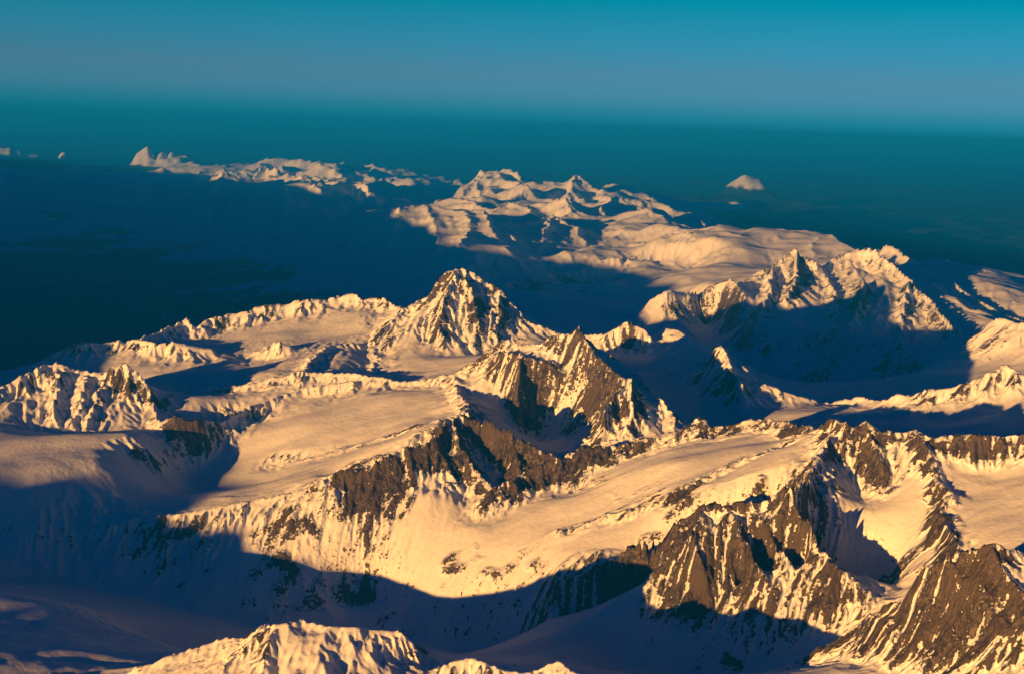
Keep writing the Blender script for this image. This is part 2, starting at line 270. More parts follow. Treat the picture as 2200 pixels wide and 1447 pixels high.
LABELS = {
 'front_hill': ('rounded golden snow hill with dark rock knobs at the bottom edge left of centre', 'mountain'),
 'dark_hill': ('smooth dim snow hill in the lower left corner, in blue shade', 'hill'),
 'corner_peak': ('rocky mountain in the lower right corner with snow-streaked golden face', 'mountain'),
 'ribbed': ('broad dark cliff with parallel rock ribs below the tilted snow plateau', 'mountain'),
 'serrated': ('long serrated brown rock wall running along the back of the front glacier', 'rock ridge'),
 'medial': ('low lower-left band of dark rock sticking out of the front glacier', 'rock band'),
 'medial#2': ('longer upper-right band of dark rock sticking out of the front glacier', 'rock band'),
 'fluted': ('steep ridge with black fluted gullies and shaded foot, front right of centre', 'mountain'),
 'wall': ('massif with a white domed summit and a rock wall running to the right edge', 'mountain'),
 'rib': ('narrow dark rock rib dividing the two glaciers below the right-hand rock wall', 'rock band'),
 'bowl': ('broad rocky mountain wrapped round a deep blue-shaded snow bowl in the centre', 'mountain'),
 'small_crest': ('little sunlit crest just behind the right shoulder of the snow bowl mountain', 'mountain'),
 'snow_crest': ('curving white snow crest with one rocky knob, behind and right of the bowl', 'mountain'),
 'dark_crest': ('mostly shaded ridge by the right edge with only its rocky top sunlit', 'mountain'),
 'far_corner': ('pink snow shoulder cut by the right edge above the shaded valley', 'mountain'),
 'long_ridge': ('long low rock-and-snow ridge crossing left of the snow bowl mountain', 'mountain ridge'),
 'central': ('tallest pointed rock pyramid in the middle with a smooth snow apron', 'mountain'),
 'left_near': ('gullied golden mountain at the left edge, nearest of the left-hand group', 'mountain'),
 'rear_chain': ('jagged sunlit chain along the left skyline against the dark great valley', 'mountain ridge'),
 'left_spur': ('short sunlit spurs rising from shade in front of the left skyline chain', 'mountain ridge'),
 'grey_spur': ('low sunlit spur alone in the shaded side valley, left of the pyramids', 'mountain'),
 'small_pyramid': ('smaller sharp pyramid on the left shoulder of the big right-hand pyramid', 'mountain'),
 'big_pyramid': ('big pyramid on the right with a sunlit banded face above blue shade', 'mountain'),
 'dark_spur': ('thin shaded ridge descending right behind the big pyramid, tips sunlit', 'mountain ridge'),
 'plateau': ('smooth white ice plateau with a small dome behind the two right pyramids', 'mountain'),
 'broken': ('pinkish rock shoulder just behind the tallest central pyramid', 'mountain'),
 'broken#2': ('low pale ridge line across the shaded valley right of the central pyramid', 'mountain ridge'),
 'broken#3': ('craggy pale peaks in the middle distance in front of the far snow massif', 'mountain'),
 'lit_shoulder': ('pale mountain shoulder dropping left into the great blue valley', 'mountain'),
 'far_massif': ('far flat-topped snow massif with a small pointed horn, highest in the distance', 'mountain'),
 'far_massif#2': ('far rounded snow dome sloping right, just in front of the horned massif', 'mountain'),
 'far_left': ('leftmost sunlit ribbed summit beyond the great valley', 'mountain'),
 'far_left#2': ('tiny sunlit horn behind the ribbed summit beyond the great valley', 'mountain'),
 'far_left#3': ('narrow sunlit crest descending right beyond the great valley', 'mountain'),
 'far_tip#1': ('faint pink summit at the left edge under the horizon haze', 'mountain'),
 'far_tip#2': ('faint wide pink summit second from the left under the horizon haze', 'mountain'),
 'far_tip#3': ('faint pink knobbly summit, third and brightest of the left horizon peaks', 'mountain'),
 'far_tip#4': ('lone faint pink block of a mountain in the haze on the right', 'mountain'),
 'far_tip#5': ('tiny faint tip right of the lone pink mountain in the haze', 'mountain'),
}
def floor_pts():
    out = []
    for D in (24, 27, 31, 36, 42, 48):
        for t in range(-27, -4, 1):
            th = math.radians(t + 0.5)
            lim = {24: -6.5, 27: -5.5, 31: -6.5, 36: -9.5, 42: -12.5, 48: -15}[D]
            if t + .5 <= lim:
                out.append((th, math.log(D), 0.7))
    return out
# ------------------------------------------------------------------ noise helpers
def hash2(ix, iy, seed):
    h = (ix.astype(np.int64) * 374761393 + iy.astype(np.int64) * 668265263 + seed * 982451653) & 0xFFFFFFFF
    h = ((h ^ (h >> 13)) * 1274126177) & 0xFFFFFFFF
    return h ^ (h >> 16)
def perlin(x, y, seed=0):
    x = np.asarray(x, np.float32); y = np.asarray(y, np.float32)
    x0 = np.floor(x); y0 = np.floor(y)
    fx = x - x0; fy = y - y0
    ix = x0.astype(np.int64); iy = y0.astype(np.int64)
    u = fx * fx * fx * (fx * (fx * 6 - 15) + 10); v = fy * fy * fy * (fy * (fy * 6 - 15) + 10)
    lut = np.arange(256) * (2 * math.pi / 256)
    cl = np.cos(lut).astype(np.float32); sl = np.sin(lut).astype(np.float32)
    def g(dx, dy):
        k = hash2(ix + dx, iy + dy, seed) & 255
        return cl[k] * (fx - dx) + sl[k] * (fy - dy)
    a = g(0, 0); b = g(1, 0); c = g(0, 1); d = g(1, 1)
    a += u * (b - a); c += u * (d - c)
    return (a + v * (c - a)) * 1.4
rng = np.random.default_rng(7)
def rough_line(pts, rough, D_step=0.0015):
    """world polyline subdivided finely, with a jagged crest"""
    P = [unproj(*p) for p in pts]
    out = []
    tot = 0.0
    segs = []
    for a, b in zip(P[:-1], P[1:]):
        L = math.dist(a[:2], b[:2])
        D = math.hypot(a[0], a[1])
        n = max(2, int(math.ceil(L / (D_step * D))))
        t = np.arange(n) / n
        segs.append(np.array(a)[None] * (1 - t[:, None]) + np.array(b)[None] * t[:, None])
    segs.append(np.array(P[-1])[None])
    Q = np.concatenate(segs)
    if rough > 0:
        d = np.concatenate([[0], np.cumsum(np.hypot(*(Q[1:, :2] - Q[:-1, :2]).T))])
        s = rng.uniform(0, 999)
        D0 = float(np.hypot(Q[:, 0], Q[:, 1]).mean())
        sc = max(1.0, D0 / 14.0)
        dz = np.zeros(len(Q)); dx = np.zeros(len(Q)); dy = np.zeros(len(Q))
        for wl, am in ((.55, .030), (.26, .024), (.12, .016), (.06, .009)):
            wl *= sc; am *= sc ** .8
            dz += am * perlin(d / wl, np.full_like(d, s)) * rough * 1.1
            dx += am * 1.3 * perlin(d / wl, np.full_like(d, s + 40)) * rough * 1.6
            dy += am * 1.3 * perlin(d / wl, np.full_like(d, s + 80)) * rough * 1.6
        Q[:, 0] += dx; Q[:, 1] += dy; Q[:, 2] += dz
    return Q
# ------------------------------------------------------------------ solving the surface between the surveyed lines
TH0, TH1 = -0.47, 0.45
V0, V1 = math.log(5.0), math.log(140.0)
STEP = 0.002
NT, NV = int((TH1 - TH0) / STEP) + 1, int((V1 - V0) / STEP) + 1
val = np.full((NV, NT), -1e9, np.float32)       # row = ln D, column = azimuth
soft = np.zeros((NV, NT), np.float32); softn = np.zeros((NV, NT), np.float32)
ridge = np.zeros((NV, NT), bool)
owner_seed = np.full((NV, NT), -1, np.int16)
names = []
def cells(Q):
    th = np.arctan2(Q[:, 0], Q[:, 1]); v = np.log(np.hypot(Q[:, 0], Q[:, 1]))
    j = np.round((th - TH0) / STEP).astype(int); i = np.round((v - V0) / STEP).astype(int)
    ok = (i >= 0) & (i < NV) & (j >= 0) & (j < NT)
    return i[ok], j[ok], Q[ok, 2]
rough_seed = np.zeros((NV, NT), np.float32)
for nm, rg, pts in RIDGES:
    if nm not in names: names.append(nm)
    Q = rough_line(pts, rg)
    i, j, z = cells(Q)
    np.maximum.at(val, (i, j), z.astype(np.float32))
    ridge[i, j] = True
    owner_seed[i, j] = names.index(nm)
    rough_seed[i, j] = np.maximum(rough_seed[i, j], rg)
for pts in SURF:
    Q = rough_line(pts, 0.0)
    i, j, z = cells(Q)
    np.add.at(soft, (i, j), z.astype(np.float32)); np.add.at(softn, (i, j), 1)
for th, v, z in floor_pts():
    j = int(round((th - TH0) / STEP)); i = int(round((v - V0) / STEP))
    if 0 <= i < NV and 0 <= j < NT:
        soft[i-4:i+5, j-3:j+4] += z; softn[i-4:i+5, j-3:j+4] += 1
m = (softn > 0) & ~ridge
val[m] = soft[m] / softn[m]
# far rim: low hills fading out
for i in range(NV - 6, NV): val[i, :] = 1.3
val[0, :] = np.where(val[0, :] < -1e8, 2.4, val[0, :])
fixed = val > -1e8
def solve(val, fixed, lev=0):
    ny, nx = val.shape
    if min(ny, nx) > 12:
        cy, cx = (ny + 1) // 2, (nx + 1) // 2
        py, px_ = cy * 2 - ny, cx * 2 - nx
        V = np.pad(np.where(fixed, val, 0), ((0, py), (0, px_))).reshape(cy, 2, cx, 2).sum((1, 3))
        N = np.pad(fixed.astype(np.float32), ((0, py), (0, px_))).reshape(cy, 2, cx, 2).sum((1, 3))
        cf = N > 0
        h = solve(np.where(cf, V / np.maximum(N, 1), 0).astype(np.float32), cf, lev + 1)
        h = np.repeat(np.repeat(h, 2, 0), 2, 1)[:ny, :nx]
    else:
        h = np.full(val.shape, val[fixed].mean() if fixed.any() else 2.0, np.float32)
    h = np.where(fixed, val, h).astype(np.float32)
    for _ in range(70 if lev < 3 else 200):
        p = np.pad(h, 1, mode='edge')
        a = (p[:-2, 1:-1] + p[2:, 1:-1] + p[1:-1, :-2] + p[1:-1, 2:]) * 0.25
        h = np.where(fixed, val, a)
    return h
H0 = solve(val, fixed)
def blur(a, s):
    r = max(1, int(s * 2.5)); k = np.exp(-.5 * (np.arange(-r, r + 1) / s) ** 2).astype(np.float32); k /= k.sum()
    p = np.pad(a, ((r, r), (0, 0)), mode='edge'); o = sum(k[q] * p[q:q + a.shape[0]] for q in range(2 * r + 1))
    p = np.pad(o, ((0, 0), (r, r)), mode='edge'); return sum(k[q] * p[:, q:q + a.shape[1]] for q in range(2 * r + 1))
near_ridge = np.clip(blur((ridge & (rough_seed > .2)).astype(np.float32), 3.0) * 6.0, 0, 1)
Hs = blur(H0, 4.0)
H1 = H0 * near_ridge + Hs * (1 - near_ridge)
# which surveyed ridge every cell belongs to (nearest), and how far away it is
def nearest(seed):
    ny, nx = seed.shape
    I, J = np.meshgrid(np.arange(ny, dtype=np.float32), np.arange(nx, dtype=np.float32), indexing='ij')
    si = np.where(seed >= 0, I, -1e5).astype(np.float32); sj = np.where(seed >= 0, J, -1e5).astype(np.float32)
    step = 512
    def sh(a, dy, dx):
        return np.roll(np.roll(a, dy, 0), dx, 1)
    while step >= 1:
        for dy in (-step, 0, step):
            for dx in (-step, 0, step):
                if dx == 0 and dy == 0: continue
                ti = sh(si, dy, dx); tj = sh(sj, dy, dx)
                better = (ti - I) ** 2 + (tj - J) ** 2 < (si - I) ** 2 + (sj - J) ** 2
                si = np.where(better, ti, si); sj = np.where(better, tj, sj)
        step //= 2
    d = np.sqrt((si - I) ** 2 + (sj - J) ** 2) * STEP
    own = seed[np.clip(si, 0, ny - 1).astype(int), np.clip(sj, 0, nx - 1).astype(int)]
    return own, d
OWN, RD = nearest(owner_seed)      # RD in radians (times D = km)
RG = blur(rough_seed[:], 1.0)
print('solve', time.time() - T0)
# ------------------------------------------------------------------ fine grid
TA, TB = -0.425, 0.425
th = np.arange(TA, TB, 0.00084)
v = [math.log(5.9)]
while v[-1] < math.log(128):
    D = math.exp(v[-1])
    v.append(v[-1] + np.interp(D, [5.9, 17, 30, 60, 128], [.00135, .0015, .0028, .0042, .008]))
v = np.array(v)
def sample(A, thq, vq):
    """cubic (Catmull-Rom) sample on the tensor grid vq x thq"""
    def wts(q, q0, n):
        t = (q - q0) / STEP; i = np.clip(np.floor(t).astype(int), 1, n - 3); f = t - i
        return i, [(-.5*f**3 + f**2 - .5*f), (1.5*f**3 - 2.5*f**2 + 1), (-1.5*f**3 + 2*f**2 + .5*f), (.5*f**3 - .5*f**2)]
    i, wi = wts(vq, V0, A.shape[0]); j, wj = wts(thq, TH0, A.shape[1])
    R = sum(wi[k][:, None] * A[i + k - 1] for k in range(4))
    return sum(wj[k][None] * R[:, j + k - 1] for k in range(4)).astype(np.float32)
h = sample(H1, th, v)
nr = np.clip(sample(near_ridge, th, v), 0, 1)
rd = np.clip(sample(RD.astype(np.float32), th, v), 0, 9)
ji = np.clip(np.round((th - TH0) / STEP).astype(int), 0, NT - 1); ii = np.clip(np.round((v - V0) / STEP).astype(int), 0, NV - 1)
own = OWN[np.ix_(ii, ji)]
Dg = np.exp(v)[:, None].astype(np.float32) + 0 * th[None].astype(np.float32)
X = (Dg * np.sin(th)[None]).astype(np.float32); Y = (Dg * np.cos(th)[None]).astype(np.float32)
CELL = Dg * 0.0013
def grad(h):
    gv = np.gradient(h, v, axis=0) / Dg; gt = np.gradient(h, th, axis=1) / Dg
    s, c = (X / Dg), (Y / Dg)
    return (gv * s + gt * c).astype(np.float32), (gv * c - gt * s).astype(np.float32)
rough_k = np.array([dict((n, 0) for n in names)[n] for n in names], float)
for nm, rg, pts in RIDGES:
    k = names.index(nm); rough_k[k] = max(rough_k[k], rg)
# broad undulation: bends the straight interpolated slopes
def band(L, lo=2.5, hi=5.0):
    return np.clip((L / CELL - lo) / (hi - lo), 0, 1)
S = np.clip(Dg / 14.0, 1.0, 4.0)
# beyond the side valleys only the high massifs stand up; the land between them lies low
tt = np.clip((h + .25 * perlin(X / 5, Y / 5, 401) - 1.9) / 1.15, 0, 1); tt = tt * tt * (3 - 2 * tt)
fw = np.clip((Dg - 29) / 12, 0, 1)
h = h * (1 - fw) + fw * (h * tt + (1 - tt) * (1.0 + (h - 1.0) * .40))
gx, gy = grad(h)
sl = np.sqrt(gx * gx + gy * gy)
base_sl = sl.copy()
far_w = np.clip((Dg - 22) / 22, 0, 1) 
lowf = np.zeros_like(h)
for k, (L, A) in enumerate(((3.2, .10), (1.5, .055), (.8, .030), (.42, .015))):
    lowf += perlin(X / L + 7 * k, Y / L - 3 * k, 11 + k) * A * band(L) * (1 + (S - 1) * .5) * (1 - nr * .8) * np.clip(.25 + sl * 1.3, 0, 1.1)
h = h + lowf
# country beyond the surveyed ridges: ridged hills
for k, (L, A) in enumerate(((9., .55), (4.5, .34), (2.2, .18), (1.1, .08))):
    n = 1 - np.abs(perlin(X / L + 3.1 * k, Y / L + 9.7 * k, 31 + k)) * 2.0
    keep = np.clip(rd / .03, .28, 1) * np.clip((h - .75) / .8, 0, 1)
    h = h + (n - .42) * A * .95 * far_w * keep * band(L) * np.clip((118 - Dg) / 35, .05, 1) * (1 + .9 * np.clip((Dg - 42) / 10, 0, 1) * np.clip(-X / 6 - .5, 0, 1))
# the faces steepen towards the crests and run out gently at their feet
ROCKY = dict(front_hill=(.55, .5), dark_hill=(0, .3), corner_peak=(.95, .27), shelf=(.50, .45), ribbed=(1.2, .45), plateau_edge=(.75, .14),
             serrated=(1.35, .26), medial=(1.3, .12), rib=(1.3, .10), fluted=(1.0, .24), wall=(1.25, .27), bowl=(1.0, .28), small_crest=(.6, .4),
             snow_crest=(.35, .5), dark_crest=(.8, .4), far_corner=(.3, .5), long_ridge=(.9, .38), central=(1.0, .33), left_near=(.85, .4), snow_rim=(0, .3),
             rear_chain=(.95, .4), left_spur=(.6, .5), grey_spur=(.5, .4), small_pyramid=(1.0, .5), big_pyramid=(1.1, .6), dark_spur=(.8, .8),
             plateau=(.2, .5), broken=(.5, .6), lit_shoulder=(.25, .8), far_massif=(.4, .8), far_left=(.6, 1), far_blue=(.2, 1), far_tip=(.45, .8))
ra = np.array([ROCKY[n.split('#')[0]][0] for n in names], np.float32); rw = np.array([ROCKY[n.split('#')[0]][1] for n in names], np.float32)
RA = sample(blur(ra[OWN], 3.0), th, v); RW = sample(blur(rw[OWN], 3.0), th, v) * S
dk = rd * Dg
jag = perlin(X / .5, Y / .5, 201) * .25 + perlin(X / .2, Y / .2, 202) * .18
prox = np.clip(1.15 + jag - dk / RW, 0, 1)
CON = .15 * S * np.clip(RW / S / .45, .25, 1)
h = h - CON * RA * (1 - np.exp(-dk / (.10 * S))) * np.exp(-dk / (.32 * S)) 
# broken outlines of the far massifs
fm = np.clip((Dg - 40) / 15, 0, 1) * np.clip(1.2 - dk / 5.0, 0, 1) * np.clip((h - 2.0) / .8, 0, 1)
h = h + fm * ((.5 - np.abs(perlin(X / 2.4, Y / 3.4, 411)) * 2) * .20 + (.5 - np.abs(perlin(X / 1.1, Y / 1.7, 412)) * 2) * .13)
gx, gy = grad(h)
E1 = blur(gx, 3.0); E2 = blur(gy, 3.0)
sl0 = np.sqrt(E1 * E1 + E2 * E2)
# ---------------------------------------------------------------- gullies: stripes that run down the slope, finer ones branching off
gxx, gyy = E1.copy(), E2.copy()
gully = np.zeros_like(h); streak = np.zeros_like(h)
steep = np.clip((sl0 * S ** .6 - .20) / .42, 0, 1)
print('slope pct', np.percentile(sl0[Dg < 20], [10,30,50,70,90,97]))
steep = np.clip(steep * steep * (3 - 2 * steep) * (.13 + .5 * np.clip(prox * 1.6, 0, 1)) + prox * RA * .55, 0, 1.1)
for o, (L, A) in enumerate(((1.7, .16), (.75, .17), (.36, .19), (.18, .24), (.095, .38), (.052, .34))):
    bw = band(L * 1.0, 2.2, 4.5)
    if L > 1: bw = bw * np.clip((S - 1.7) / 1.2, 0, 1)
    if bw.max() <= 0: continue
    rows = np.where(bw.max(1) > 0)[0]
    r0, r1 = rows[0], rows[-1] + 1
    x = X[r0:r1] / L; y = Y[r0:r1] / L
    g = np.sqrt(gxx[r0:r1] ** 2 + gyy[r0:r1] ** 2) + 1e-6
    sx, sy = -gyy[r0:r1] / g, gxx[r0:r1] / g
    ix = np.floor(x).astype(np.int64); iy = np.floor(y).astype(np.int64)
    Cc = np.zeros_like(x); Ss = np.zeros_like(x); W = np.zeros_like(x)
    for dx in (-1, 0, 1):
        for dy in (-1, 0, 1):
            hh = hash2(ix + dx, iy + dy, 77 + o)
            cx = ix + dx + .5 + ((hh & 1023) / 1023. - .5).astype(np.float32) * .8
            cy = iy + dy + .5 + (((hh >> 10) & 1023) / 1023. - .5).astype(np.float32) * .8
            ph = ((hh >> 20) & 1023) / 1023. * 6.2832
            qx = (x - cx).astype(np.float32); qy = (y - cy).astype(np.float32)
            d2 = qx * qx + qy * qy
            wt = np.exp(-2.2 * d2) * np.clip(1 - d2 / 2.2, 0, 1)
            a = (qx * sx + qy * sy) * 6.2832 * 1.15 + ph.astype(np.float32) * .35
            Cc += wt * np.cos(a); Ss += wt * np.sin(a); W += wt
    Cc /= W; Ss /= W
    mag = np.sqrt(Cc * Cc + Ss * Ss) + 1e-5
    c1 = Cc / mag; s1 = Ss / mag; mm = np.clip(mag * 1.6, 0, 1)
    sharp = 1 - np.sqrt(np.clip((1 - c1) * .5, 0, 1)) * 2          # sharp crest, round trough... -1..1
    fade = steep[r0:r1] * bw[r0:r1] * np.clip(rd[r0:r1] * Dg[r0:r1] / (L * .5) + .08, 0, 1)
    fade = fade * np.clip(.62 + 1.0 * perlin(X[r0:r1] / .75 + 3 * o, Y[r0:r1] / .75 - 5 * o, 430 + o), .15, 1.35)
    d = A * L * .42 * sharp * mm * fade
    gully[r0:r1] += d
    streak[r0:r1] += c1 * mm * (0, .3, .5, .7, 1.0, .9)[o] * bw[r0:r1]
    k = A * .42 * 6.2832 * 1.15 * fade * mm * .55
    gxx[r0:r1] += -s1 * sx * k; gyy[r0:r1] += -s1 * sy * k
h = h + gully
print('gullies', time.time() - T0)
# craggy fine relief on steep ground, wind waves and crevasse swells on the snow
flat = 1 - steep
for k, (L, A) in enumerate(((.22, .016), (.11, .011), (.055, .007))):
    n = perlin(X / L + 5.3 * k, Y / L + 1.7 * k, 51 + k)
    h += (1 - 2 * np.abs(n)) * A * steep * band(L)
ca, sa = math.cos(math.radians(20)), math.sin(math.radians(20))
wx = perlin(X / 1.3, Y / 1.3, 90) * .35
for k, (L, A, st) in enumerate(((1.0, .034, 2.2), (.5, .020, 2.6), (.24, .0058, 2.6), (.12, .0026, 2.0))):
    u1 = (X * ca + Y * sa) / (L * st) + wx; u2 = (-X * sa + Y * ca) / L + wx
    h += perlin(u1, u2, 61 + k) * A * (flat * .9 + .15) * band(L) * np.clip(1.3 - nr, .3, 1)
hum = (.35 + .65 * np.clip(.5 + perlin(X / 1.6, Y / 1.6, 95), 0, 1)) * np.clip(1 - prox * 1.5, .2, 1)
for k, (L, A) in enumerate(((.62, .020), (.33, .013), (.17, .0065), (.09, .003))):
    h += (perlin(X / (L * 1.5), Y / L, 97 + k)) * A * hum * band(L) * (.5 + flat * .5)
floor_m = np.clip((1.15 - h) / .3, 0, 1)
h = np.maximum(h, .62 + .02 * perlin(X / .8, Y / .8, 5))
# ------------------------------------------------------------------ unseen crests outside the picture, placed and raised to cast long morning shadows
# crest lines (km east, km north, height in km)
OUTER_CASTERS = [
 ([(-60, 40, 3.9), (-44, 26, 4.2), (-34, 16, 4.3), (-27, 7, 4.4), (-21, 1, 4.3), (-17.6, -2.2, 4.2), (-16.6, -3.1, 4.05), (-15.8, -3.7, 3.65), (-14.3, -4.8, 3.55), (-12.5, -6, 3.4), (-9.8, -6.6, 3.4)], 5.0),
 ([(-14, 3.6, 3.6), (-12, 3.5, 3.5), (-10.2, 3, 3.3), (-8.6, 3, 3.0), (-7, 3.2, 2.7)], 2.2),
 ([(-8.9, 10.8, 3.3), (-9.6, 11.8, 4.0), (-10.2, 12.6, 4.1), (-11, 14, 4.1), (-12.5, 16.5, 4.2), (-14.5, 19, 4.3), (-16.5, 25, 4.7), (-20, 32, 4.7), (-24.5, 43, 4.9), (-30, 56, 5.0), (-37.5, 68, 4.6), (-51, 92, 4.3), (-62, 115, 4.6)], 5.0),
 ([(-2.5, 1.6, 3.1), (0.5, 1.0, 3.2), (3.5, .4, 3.2), (7, 1, 3.4)], 2.2),
 ([(6, 6.5, 3.3), (8, 9, 3.4), (11, 14, 3.5), (14, 20, 3.4), (22, 30, 3.0)], 3.0),
]
def outer_height(x, y):
    r = np.hypot(x, y)
    z = 1.55 + .5 * perlin(x / 9, y / 9, 301) + .30 * (1 - 2 * np.abs(perlin(x / 4, y / 4, 302))) + .14 * (1 - 2 * np.abs(perlin(x / 1.6, y / 1.6, 303)))
    z = np.clip(z, .75, 9)
    for pts, wd in OUTER_CASTERS:
        best = np.full(x.shape, -9.0)
        for a, b in zip(pts[:-1], pts[1:]):
            ax, ay, az = a; bx, by, bz = b
            t = np.clip(((x - ax) * (bx - ax) + (y - ay) * (by - ay)) / ((bx - ax) ** 2 + (by - ay) ** 2), 0, 1)
            d = np.hypot(x - ax - t * (bx - ax), y - ay - t * (by - ay))
            best = np.maximum(best, (az + t * (bz - az)) - d * (2.4 / wd) * (1 - .25 * np.clip(d / wd, 0, 1)))
        z = np.maximum(z, best + .12 * (1 - 2 * np.abs(perlin(x / 1.1, y / 1.1, 304))) + .05 * perlin(x / .4, y / .4, 305))
    return z
def blend_edge(x, y, z):
    """meet the surveyed wedge along its edges"""
    a = np.arctan2(x, y); D = np.hypot(x, y)
    vq = np.clip(np.log(np.maximum(D, 5.91)), v[0], v[-1])
    zl = np.interp(vq, v, h[:, 0]); zr = np.interp(vq, v, h[:, -1])
    dl = np.maximum(TA - a, 0); dl = np.where(a > 0, 9, dl); dr = np.where(a > 0, np.maximum(a - th[-1], 0), 9)
    wl = np.exp(-(dl / .055) ** 2); wr = np.exp(-(dr / .08) ** 2)
    z = z * (1 - wl) + zl * wl
    return z * (1 - wr) + zr * wr
# ------------------------------------------------------------------ exposed rock; woods, with shade painted dark over the far low land
gx, gy = grad(h)
sl = np.sqrt(gx * gx + gy * gy)
slm = np.sqrt(blur(gx, 1.5) ** 2 + blur(gy, 1.5) ** 2)
patch = perlin(X / .9, Y / .9, 70) * .65 + perlin(X / .4, Y / .4, 71) * .35 + perlin(X / .16, Y / .16, 72) * .25 * band(.16)
rock = np.clip(sl0 - .80, -.6, .15) * 1.2 + np.clip(slm - .85, -.6, .5) * .55 + patch * .62 - .10
rock = rock * .50 - .46 + np.minimum(RA, 1.35) ** 1.5 * prox * .54 + streak * np.clip(.22 + .35 * perlin(X / .6, Y / .6, 75), .02, .5) * np.clip(steep, 0, 1)
wood_shade = np.clip((1.15 - h) / .3, 0, 1) * .7 + np.clip((np.where(Dg > 30, np.where(X < 0, np.where(Dg > 45, 1.2, 1.5), 2.5), 1.95) - h) / .5, 0, 1.2) * (np.where(Dg > 45, 1.0, .62) + perlin(X / .7, Y / .7, 81) * .8 + perlin(X / .25, Y / .25, 82) * .6 * band(.25) + np.clip(sl0 - .3, 0, .5))  # low woods; on the far right the dark cover stands in for shade
crop = perlin(X / .50, Y / .32, 121) * .8 + perlin(X / .17, Y / .12, 122) * .75 * band(.12) + perlin(X / 2.1, Y / 2.1, 123) * .5 + np.clip(sl0 - .25, -.2, .5) * .6
rock += np.clip(crop - .42, 0, .34) * 1.35 * np.clip((34 - Dg) / 8, 0, 1)
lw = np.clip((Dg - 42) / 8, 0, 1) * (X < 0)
wood_shade = wood_shade * (1 - lw) + lw * (np.clip((1.55 - h) / .5, 0, 1.3) * (.62 + .5 * perlin(X / 2.0, Y / 3.0, 86) + .5 * perlin(X / .9, Y / 1.4, 87)) + np.clip(sl0 - .3, 0, .5) * .8 + np.clip((1.05 - h) / .3, 0, 1))
wood_shade = np.where(Dg > 95, np.clip(wood_shade, 0, 1) + np.clip((2.4 - h), 0, 1) * 3, wood_shade)  # farthest ground painted dark in place of sunlit snow
# ------------------------------------------------------------------ materials
def surface_material(name):
    m = bpy.data.materials.new(name); m.use_nodes = True
    t = m.node_tree; N = t.nodes; L = t.links
    b = N['Principled BSDF']
    def node(k, **kw):
        n = N.new(k)
        for a, c in kw.items(): setattr(n, a, c)
        return n
    tc = node('ShaderNodeTexCoord')
    at = node('ShaderNodeAttribute', attribute_name='rock')
    aw = node('ShaderNodeAttribute', attribute_name='wood_shade')
    def noise(scale, det, rough=.6):
        n = node('ShaderNodeTexNoise'); n.inputs['Scale'].default_value = scale
        n.inputs['Detail'].default_value = det; n.inputs['Roughness'].default_value = rough
        L.new(tc.outputs['Object'], n.inputs['Vector']); return n
    def math_(op, a, c=None, d=None):
        n = node('ShaderNodeMath', operation=op)
        for q, s in enumerate((a, c, d)):
            if s is None: continue
            if isinstance(s, (int, float)): n.inputs[q].default_value = s
            else: L.new(s, n.inputs[q])
        return n.outputs[0]
    def ramp(f, lo, hi):
        n = node('ShaderNodeMapRange', interpolation_type='SMOOTHSTEP')
        n.inputs[1].default_value = lo; n.inputs[2].default_value = hi; L.new(f, n.inputs[0]); return n.outputs[0]
    def mix(f, a, c):
        n = node('ShaderNodeMix', data_type='RGBA'); L.new(f, n.inputs[0])
        for q, s in ((6, a), (7, c)):
            if isinstance(s, tuple): n.inputs[q].default_value = s
            else: L.new(s, n.inputs[q])
        return n.outputs[2]
    n1 = noise(.9, 5, .68); n2 = noise(4.2, 4, .65); n3 = noise(.25, 4, .6)
    # streaks that run down the steep faces: fine across, long in height
    mp = node('ShaderNodeMapping'); mp.inputs['Scale'].default_value = (1.0, 1.0, .22); L.new(tc.outputs['Object'], mp.inputs[0])
    ns = node('ShaderNodeTexNoise'); ns.inputs['Scale'].default_value = 2.5; ns.inputs['Detail'].default_value = 5; ns.inputs['Roughness'].default_value = .62
    L.new(mp.outputs[0], ns.inputs['Vector'])
    r = math_('ADD', at.outputs['Fac'], math_('MULTIPLY', math_('SUBTRACT', n1.outputs['Fac'], .5), 1.0))
    r = math_('ADD', r, math_('MULTIPLY', math_('SUBTRACT', n2.outputs['Fac'], .5), 1.3))
    r = math_('ADD', r, math_('MULTIPLY', math_('SUBTRACT', ns.outputs['Fac'], .5), 1.3))
    rf = ramp(r, -.03, .06)
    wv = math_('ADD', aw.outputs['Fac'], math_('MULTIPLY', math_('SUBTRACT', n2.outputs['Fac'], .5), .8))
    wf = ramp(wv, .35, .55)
    rockc = mix(ramp(n2.outputs['Fac'], .35, .65), (.030, .026, .026, 1), (.165, .130, .100, 1))
    rockc = mix(ramp(ns.outputs['Fac'], .42, .54), (.032, .027, .026, 1), rockc)
    rockc = mix(ramp(n3.outputs['Fac'], .4, .6), rockc, (.085, .066, .052, 1))
    snowc = mix(ramp(n3.outputs['Fac'], .3, .7), (.74, .76, .80, 1), (.83, .83, .84, 1))
    c = mix(rf, snowc, rockc)
    c = mix(wf, c, (.022, .030, .022, 1))  # dark of woods, and of shade painted on far low land
    L.new(c, b.inputs['Base Color'])
    b.inputs['Roughness'].default_value = .75
    b.inputs['Specular IOR Level'].default_value = .15
    bu = node('ShaderNodeBump'); bu.inputs['Strength'].default_value = .8; bu.inputs['Distance'].default_value = .28
    hh = math_('ADD', math_('MULTIPLY', n2.outputs['Fac'], .5), math_('MULTIPLY', ns.outputs['Fac'], 1.6))
    hh = math_('MULTIPLY', hh, math_('ADD', math_('MULTIPLY', ramp(at.outputs['Fac'], -.45, .15), 1.0), .15))
    L.new(hh, bu.inputs['Height']); L.new(bu.outputs[0], b.inputs['Normal'])
    return m
